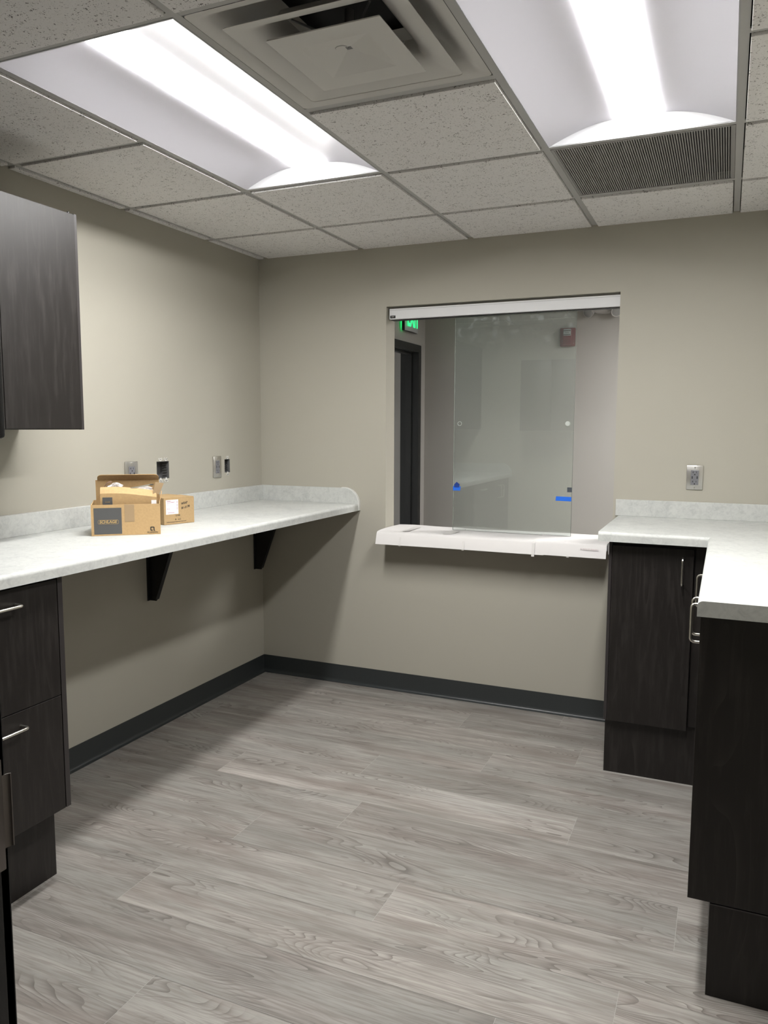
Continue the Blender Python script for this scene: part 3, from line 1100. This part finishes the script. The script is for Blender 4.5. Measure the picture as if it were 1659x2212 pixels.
# open wall boxes
def wall_box(hole, gangs, label):
    y0, y1, z0, z1 = hole
    yc, zc = (y0 + y1) / 2, (z0 + z1) / 2
    t = thing('electrical_box', label, 'electrical box', (0, yc, zc), 0, 'open electrical boxes in the left wall')
    a, b, c, d = y0 - yc + .0005, y1 - yc - .0005, z0 - zc + .0005, z1 - zc - .0005
    bm = bmesh.new()
    D = -.055
    th = .0015
    box_bm(bm, D, D + th, a, b, c, d)
    for p, q, r, s in ((a, a + th, c, d), (b - th, b, c, d), (a + th, b - th, c, c + th), (a + th, b - th, d - th, d)):
        box_bm(bm, D, -.001, p, q, r, s)
    obj('box_shell', bm, M['galv'], t)
    bm = bmesh.new()
    for k in range(5):
        z = c + .012 + k * (d - c - .02) / 5
        prism_bm(bm, [(-.036, z + .001), (-.012, z + .002), (-.012, z + .0045), (-.036, z + .004)], 1, b - .006, b - .0018)
    obj('inner_ribs', bm, M['steel'], t)
    n = gangs
    for s in (-1, 1):
        zz = (d + .004) if s > 0 else (c - .004)
        for g in range(n):
            yy = ((g + .5) / n - .5) * (b - a) * .9
            bm = bmesh.new()
            for dy in (-.008, .008) if n > 1 or True else (0,):
                tube_bm(bm, [(.0015, yy + dy * (1 if n > 1 else .7) + .0052 * math.cos(q), zz + s * .007 + .0052 * math.sin(q)) for q in [2 * PI * k / 14 for k in range(15)]], .0013, 6)
            box_bm(bm, .0003, .002, yy - .005, yy + .005, zz - .003, zz + .008)
            obj('mounting_ear', bm, M['plaster'], t)
            bm = bmesh.new()
            cyl_bm(bm, (.0015, yy, zz + s * .005), (.003, yy, zz + s * .005), .002, 10)
            obj('ear_screw', bm, M['slot'], t)
    return t
wall_box(BOX_A, 2, 'open double electrical box in the left wall without a cover')
wall_box(BOX_B, 1, 'narrow open electrical box in the left wall near the corner')

# ------------------------------------------------------------------ cardboard boxes (local x along the front, y to the back, z up)
def carton_rot(p1, p2):
    return math.atan2(p2[1] - p1[1], p2[0] - p1[0])
a1 = carton_rot((.273, -1.628), (.468, -1.466))
BW1, BD1, BH1 = .254, .155, .119
ZC = ZT + .0006
c1 = thing('cardboard_box', 'open brown lock carton with a dark grey printed panel and raised lid', 'box', (.273, -1.628, ZC), a1)
bm = bmesh.new()
th = .0028
box_bm(bm, 0, BW1, 0, BD1, 0, th)
box_bm(bm, 0, BW1, 0, th, th, BH1)
box_bm(bm, 0, BW1, BD1 - th, BD1, th, BH1 + .006)
box_bm(bm, BW1 - th, BW1, th, BD1 - th, th, BH1)
prism_bm(bm, [(th, th), (BD1 - th, th), (BD1 - th, BH1 + .006), (.03, BH1), (th, BH1 - .004)], 0, 0, th)
obj('carton_body', bm, M['card'], c1)
# raised lid leaning back, with tucked front flap folded forward
lid = bmesh.new()
zb, yb = BH1 + .004, BD1
zt, yt = BH1 + .086, BD1 - .012
prism_bm(lid, [(yb - .0005, zb), (yb + .002, zb), (yt + .0025, zt), (yt, zt)], 0, .010, BW1 - .001)
obj('lid', lid, M['card'], c1)
lf = bmesh.new()
R_ = .018
pts = [(.018, 0), (BW1 - .002, 0)]
fh = .030
for k in range(7):
    a = k / 6 * PI / 2
    pts.append((BW1 - .002 - R_ + R_ * math.cos(a), fh - R_ + R_ * math.sin(a)))
for k in range(7):
    a = PI / 2 + k / 6 * PI / 2
    pts.append((.018 + R_ + R_ * math.cos(a), fh - R_ + R_ * math.sin(a)))
prism_bm(lf, pts, 1, -.0012, .0012)
lf.transform(Matrix.Translation((0, yt - .001, zt)) @ Matrix.Rotation(.75, 4, 'X'))
obj('tuck_flap', lf, M['card_in'], c1)
sf = bmesh.new()
prism_bm(sf, [(BD1 - .06, BH1), (BD1 - .004, BH1), (BD1 - .004, BH1 + .04), (BD1 - .045, BH1 + .03)], 0, BW1 - th, BW1)
sf.transform(Matrix.Translation((BW1, 0, BH1)) @ Matrix.Rotation(.25, 4, 'Y') @ Matrix.Translation((-BW1, 0, -BH1)))
obj('side_flap', sf, M['card_in'], c1)
obj('printed_panel', box(.010, .111, -.0006, -.0001, .006, .107), M['panel_grey'], c1, label='dark grey printed panel')
text_obj('brand_lettering', 'SCHLAGE', .0150, face_s(.062, -.0009, .053), M['logo_gold'], c1, width=.064, bold=.0004, slant=.15, label='gold outlined lettering')
bm = bmesh.new()
loop = []
for (cx, cz, a0) in ((.095, .0565, 0), (.029, .0565, 90), (.029, .0495, 180), (.095, .0495, 270)):
    for k in range(4):
        a = math.radians(a0 + k * 30)
        loop.append((cx + .004 * math.cos(a), -.0009, cz + .004 * math.sin(a)))
loop.append(loop[0])
tube_bm(bm, loop, .0005, 5)
obj('lettering_outline', bm, M['logo_gold'], c1)
text_obj('maker_name', 'ALLEGION', .0085, face_s(.2235, -.0009, .0085), M['ink'], c1, width=.040)
bm = bmesh.new()
for s in ((.2155, .2192, .0165, .0285), (.2170, .2290, .0265, .0300), (.2170, .2240, .0145, .0180), (.2275, .2312, .0145, .0285), (.2300, .2330, .0135, .0165)):
    box_bm(bm, s[0], s[1], -.0009, -.0002, s[2], s[3])
obj('emblem', bm, M['ink'], c1)
obj('packing_tape', box(.122, .158, -.0007, -.0001, .052, BH1), M['card_tape'], c1)

# inner carton standing inside the first
c2 = thing('cardboard_box', 'smaller torn brown carton standing inside the open lock carton', 'box', tuple(c1.matrix_basis @ Vector((.036, .030, th + .0008))), a1)
c1m = Matrix.Translation((.273, -1.628, ZC)) @ Matrix.Rotation(a1, 4, 'Z')
c2.location = c1m @ Vector((.034, .030, th + .0008))
IW, ID, IH = .208, .090, .176
bm = bmesh.new()
n = 12
def top_z(u):
    return IH + .006 * math.sin(u * 3.3 + .5) - .010 * u
rows = [[Vector((IW * i / n, 0, z)) for i in range(n + 1)] for z in (0, IH * .5)] + [[Vector((IW * i / n, -.004, top_z(i / n) - .022)) for i in range(n + 1)]]
sheet_bm(bm, rows, .002)
obj('front_panel', bm, M['card'], c2)
bm = bmesh.new()
rows = [[Vector((IW * i / n, -.004, top_z(i / n) - .022)) for i in range(n + 1)], [Vector((IW * i / n, .004 + .010 * math.sin(i / n * PI), top_z(i / n) - .008)) for i in range(n + 1)], [Vector((IW * i / n, .018 + .010 * math.sin(i / n * PI), top_z(i / n) + .001)) for i in range(n + 1)]]
sheet_bm(bm, rows, .0018)
obj('torn_flap', bm, M['card'], c2)
bm = bmesh.new()
box_bm(bm, 0, IW, 0.003, ID, 0, .002)
box_bm(bm, 0, IW, ID - .002, ID, .002, IH - .02)
box_bm(bm, 0, .002, .003, ID - .002, .002, IH - .02)
box_bm(bm, IW - .002, IW, .003, ID - .002, .002, IH - .02)
obj('carton_body', bm, M['card_in'], c2)
bm = bmesh.new()
rows = []
for i in range(7):
    a = i / 6
    rows.append([Vector((-.004 + .045 * a, .030 + .03 * q + .01 * a, IH - .03 + .050 * math.sin(min(1, a * 1.1) * PI * .55) + .004 * q)) for q in (0, .5, 1)])
sheet_bm(bm, rows, .0018)
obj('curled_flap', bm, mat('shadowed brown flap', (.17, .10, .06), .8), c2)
bm = bmesh.new()
rows = [[Vector((IW - .012 + .012 * q, .006, IH - .030 + .0 * q)) for q in (0, 1)], [Vector((IW + .006 + .024 * q, .010, IH + .014 - .006 * q)) for q in (0, 1)]]
sheet_bm(bm, [[Vector((IW - .014, .004, IH - .024)), Vector((IW + .010, .012, IH - .026))], [Vector((IW - .004, .004, IH + .022)), Vector((IW + .028, .014, IH + .016))]], .002)
obj('corner_flap', bm, M['card_tape'], c2)
obj('printed_patch', box(.008, .044, -.0056, -.0044, .095, IH - .034), M['panel_grey'], c2)
text_obj('patch_lettering', 'SCHLAGE', .006, face_s(.026, -.0060, .1235), M['logo_gold'], c2, width=.018)
obj('paper_label', box(.188, .207, -.0062, -.0046, .105, .128), M['white_label'], c2)
# contents
def crumple(cx, cy, cz, rx, ry, rz, seed):
    rnd = random.Random(seed)
    bm = bmesh.new()
    bmesh.ops.create_icosphere(bm, subdivisions=3, radius=1)
    off = Vector((rnd.random() * 10, rnd.random() * 10, rnd.random() * 10))
    from mathutils import noise as mn
    for v in bm.verts:
        k = 1 + .45 * mn.noise(v.co * 2.3 + off) + .15 * mn.noise(v.co * 6 + off)
        v.co = Vector((v.co.x * rx * k, v.co.y * ry * k, v.co.z * rz * k))
    bm.transform(Matrix.Translation((cx, cy, cz)))
    return bm
m2 = Matrix.Translation(c2.location) @ Matrix.Rotation(a1, 4, 'Z')
for (cx, cy, cz, rx, ry, rz, sd, lab) in ((.050, .052, IH - .004, .030, .02, .022, 3, 'crumpled clear plastic wrap at the left of the torn carton'), (.160, .055, IH - .012, .036, .015, .013, 8, 'crumpled clear plastic wrap at the right of the torn carton')):
    bm = crumple(0, 0, 0, rx, ry, rz, sd)
    o = obj('plastic_wrap', bm, M['wrap'], None)
    o.location = m2 @ Vector((cx, cy, cz))
    o.rotation_euler = (0, 0, a1)
    tag(o, lab, 'packaging', 'plastic wrap in the carton')
bm = bmesh.new()
tube_bm(bm, [(-.040, 0, -.006), (0, 0, 0), (.042, 0, .006)], .0028, 10)
box_bm(bm, .034, .048, -.003, .003, .003, .007)
o = obj('metal_rod', bm, M['nickel'], None, smooth=True)
o.location = m2 @ Vector((.150, .026, IH + .004))
o.rotation_euler = (0, -.03, a1)
tag(o, 'thin silver metal rod lying across the torn carton', 'rod')

# second carton
a3 = carton_rot((.302, -1.241), (.347, -1.094))
c3 = thing('cardboard_box', 'closed brown carton with a white label behind the open carton', 'box', (.302, -1.241, ZC), a3)
W3, D3, H3 = .154, .20, .112
obj('carton_body', box(0, W3, 0, D3, 0, H3, .0015), M['card_old'], c3)
for p, q in ((.001, D3 / 2 - .0012), (D3 / 2 + .0012, D3 - .001)):
    bm = box(.001, W3 - .001, p, q, H3 + .0002, H3 + .0028, .0008)
    bm.transform(Matrix.Translation((0, 0, H3)) @ Matrix.Rotation(.012 if p < .05 else -.008, 4, 'X') @ Matrix.Translation((0, 0, -H3)))
    obj('top_flap', bm, M['card_old'], c3)
lb = obj('shipping_label', box(.010, .072, -.0007, -.0001, .044, .106, .0002), M['white_label'], c3, label='white printed shipping label')
bm = bmesh.new()
for (x0, x1, z0, z1) in ((.014, .034, .1005, .1025), (.014, .038, .0970, .0982), (.014, .050, .0935, .0947), (.036, .056, .0955, .0965), (.014, .028, .0860, .0870), (.014, .022, .0675, .0690), (.024, .030, .0675, .0690), (.018, .052, .0500, .0520)):
    box_bm(bm, x0, x1, -.0010, -.0008, z0, z1)
for k in range(9):
    z = .060 + k * .0045
    box_bm(bm, .0640, .0675, -.0010, -.0008, z, z + (.003 if k % 3 else .0015))
obj('label_print', bm, M['purple_ink'], lb)
text_obj('handwriting', 'WRAP', .014, face_s(.104, -.0006, .088) @ Matrix.Rotation(.16, 4, 'Z'), M['ink'], c3, width=.032, bold=.0002, slant=.3)
text_obj('handwriting', 'B1-2178', .013, face_s(.109, -.0006, .070) @ Matrix.Rotation(.17, 4, 'Z'), M['ink'], c3, width=.044, bold=.0002, slant=.3)
text_obj('printed_mark', 'LHR', .009, face_s(.070, -.0006, .037), M['ink'], c3, width=.022)
text_obj('printed_mark', 'R  LC', .009, face_s(.070, -.0006, .020), M['ink'], c3, width=.030)
bm = bmesh.new()
x = .012
rnd = random.Random(1)
while x < .11:
    w_ = rnd.uniform(.0012, .004)
    box_bm(bm, x, x + w_, -.0008, -.0001, .0095, .0112)
    x += w_ + .001
obj('fine_print', bm, M['ink'], c3)

# ------------------------------------------------------------------ things in the hall
ex = thing('exit_sign', 'green lit exit sign high on the hall wall above the dark door', 'sign', (HX, 1.592, 2.253))
obj('housing', box(.020, .045, -.131, .131, -.097, .097, .004), M['black'], ex, smooth=True)
bm = bmesh.new()
rows = []
for k in range(11):
    u = -1 + 2 * k / 10
    rows.append([Vector((.046 + .012 * (1 - u * u), u * .131, z)) for z in (-.097, .097)])
sheet_bm(bm, rows, .002)
obj('face_plate', bm, M['exit_face'], ex, smooth=True)
mx = Matrix.Translation((.0605, 0, 0)) @ Matrix.Rotation(PI / 2, 4, 'Z') @ Matrix.Rotation(PI / 2, 4, 'X')
text_obj('exit_letters', 'EXIT', .205, mx, M['green'], ex, width=.222, bold=.003, ext=.001, label='glowing green EXIT letters')
obj('added_glow_strip', box(.0185, .0195, -.092, -.072, -.085, .085), M['green_spill'], ex, label='added green strip hidden behind the sign to tint the wall')
obj('canopy', box(.0005, .0195, -.05, .05, -.05, .05), M['black'], ex)

fa = thing('fire_alarm', 'red fire alarm strobe on the hall wall seen through the glass', 'alarm', (1.379, HY, 2.1135))
obj('base_plate', box(-.055, .055, -.028, -.0005, -.067, .067, .008), M['red'], fa, smooth=True)
obj('cover', box(-.032, .034, -.045, -.028, -.058, .052, .006), M['red'], fa, smooth=True)
ln = obj('strobe_lens', box(-.026, .028, -.055, -.045, .008, .056, .003), M['strobe'], fa, smooth=True)
bm = bmesh.new()
box_bm(bm, -.024, .026, -.0556, -.055, .040, .046)
box_bm(bm, -.024, .026, -.0556, -.055, .012, .018)
obj('lens_bars', bm, M['ink'], ln)
bm = bmesh.new()
for k in range(4):
    z = -.048 + k * .008
    box_bm(bm, -.022, .024, -.0458, -.045, z, z + .003)
obj('sounder_grille', bm, mat('dark red slots', (.08, .008, .012), .5), fa)
text_obj('alarm_lettering', 'FIRE', .013, face_s(.001, -.0558, .029), M['ink'], ln, width=.03)

em = thing('emergency_light', 'grey twin-headed emergency light at the top right of the opening', 'light', (1.628, HY, 2.30))
bm = bmesh.new()
prism_bm(bm, [(-.10, .05), (-.085, -.004), (-.045, -.030), (.045, -.030), (.085, -.004), (.10, .05), (.10, .085), (-.10, .085)], 1, -.062, -.0005)
bmesh.ops.bevel(bm, geom=[e for e in bm.edges if all(abs(v.co.y + .062) < 1e-5 for v in e.verts)], offset=.008, segments=3, affect='EDGES')
obj('housing', bm, M['grey_plastic'], em, smooth=True)
for s in (-1, 1):
    bm = bmesh.new()
    c = Vector((s * .088, -.045, -.012))
    dirv = Vector((s * .35, -.8, -.45)).normalized()
    cyl_bm(bm, c - dirv * .012, c + dirv * .034, .030, 28, .040)
    hd = obj('lamp_head', bm, M['grey_plastic'], em, smooth=True)
    bm = bmesh.new()
    cyl_bm(bm, c + dirv * .034, c + dirv * .038, .034, 28, .028)
    obj('lamp_glass', bm, M['lamp_glass'], hd, smooth=True)
bm = bmesh.new()
cyl_bm(bm, (0, -.062, .012), (0, -.064, .012), .003, 12)
obj('indicator', bm, M['ink'], em)

# lamps of the hall and of the room beyond it
def flat_lamp(x0, x1, y0, y1, z, m, label):
    t = thing('ceiling_light', label, 'light', ((x0 + x1) / 2, (y0 + y1) / 2, z))
    a, b = (x1 - x0) / 2, (y1 - y0) / 2
    bm = bmesh.new()
    for s in (-1, 1):
        box_bm(bm, s * a, s * (a - .02), -b, b, -.03, -.001)
        box_bm(bm, -a + .02, a - .02, s * b, s * (b - .02), -.03, -.001)
    obj('frame', bm, M['end_plate'], t)
    obj('lens', box(-a + .02, a - .02, -b + .02, b - .02, -.012, -.006), m, t)
    return t
flat_lamp(2.4, 3.6, .75, 1.35, H + .02, M['hall_lens'], 'hall ceiling light out of sight beyond the far wall')
flat_lamp(-2.3, -1.7, 1.6, 2.8, 2.3, M['far_lens'], 'ceiling light in the room beyond the hall door')
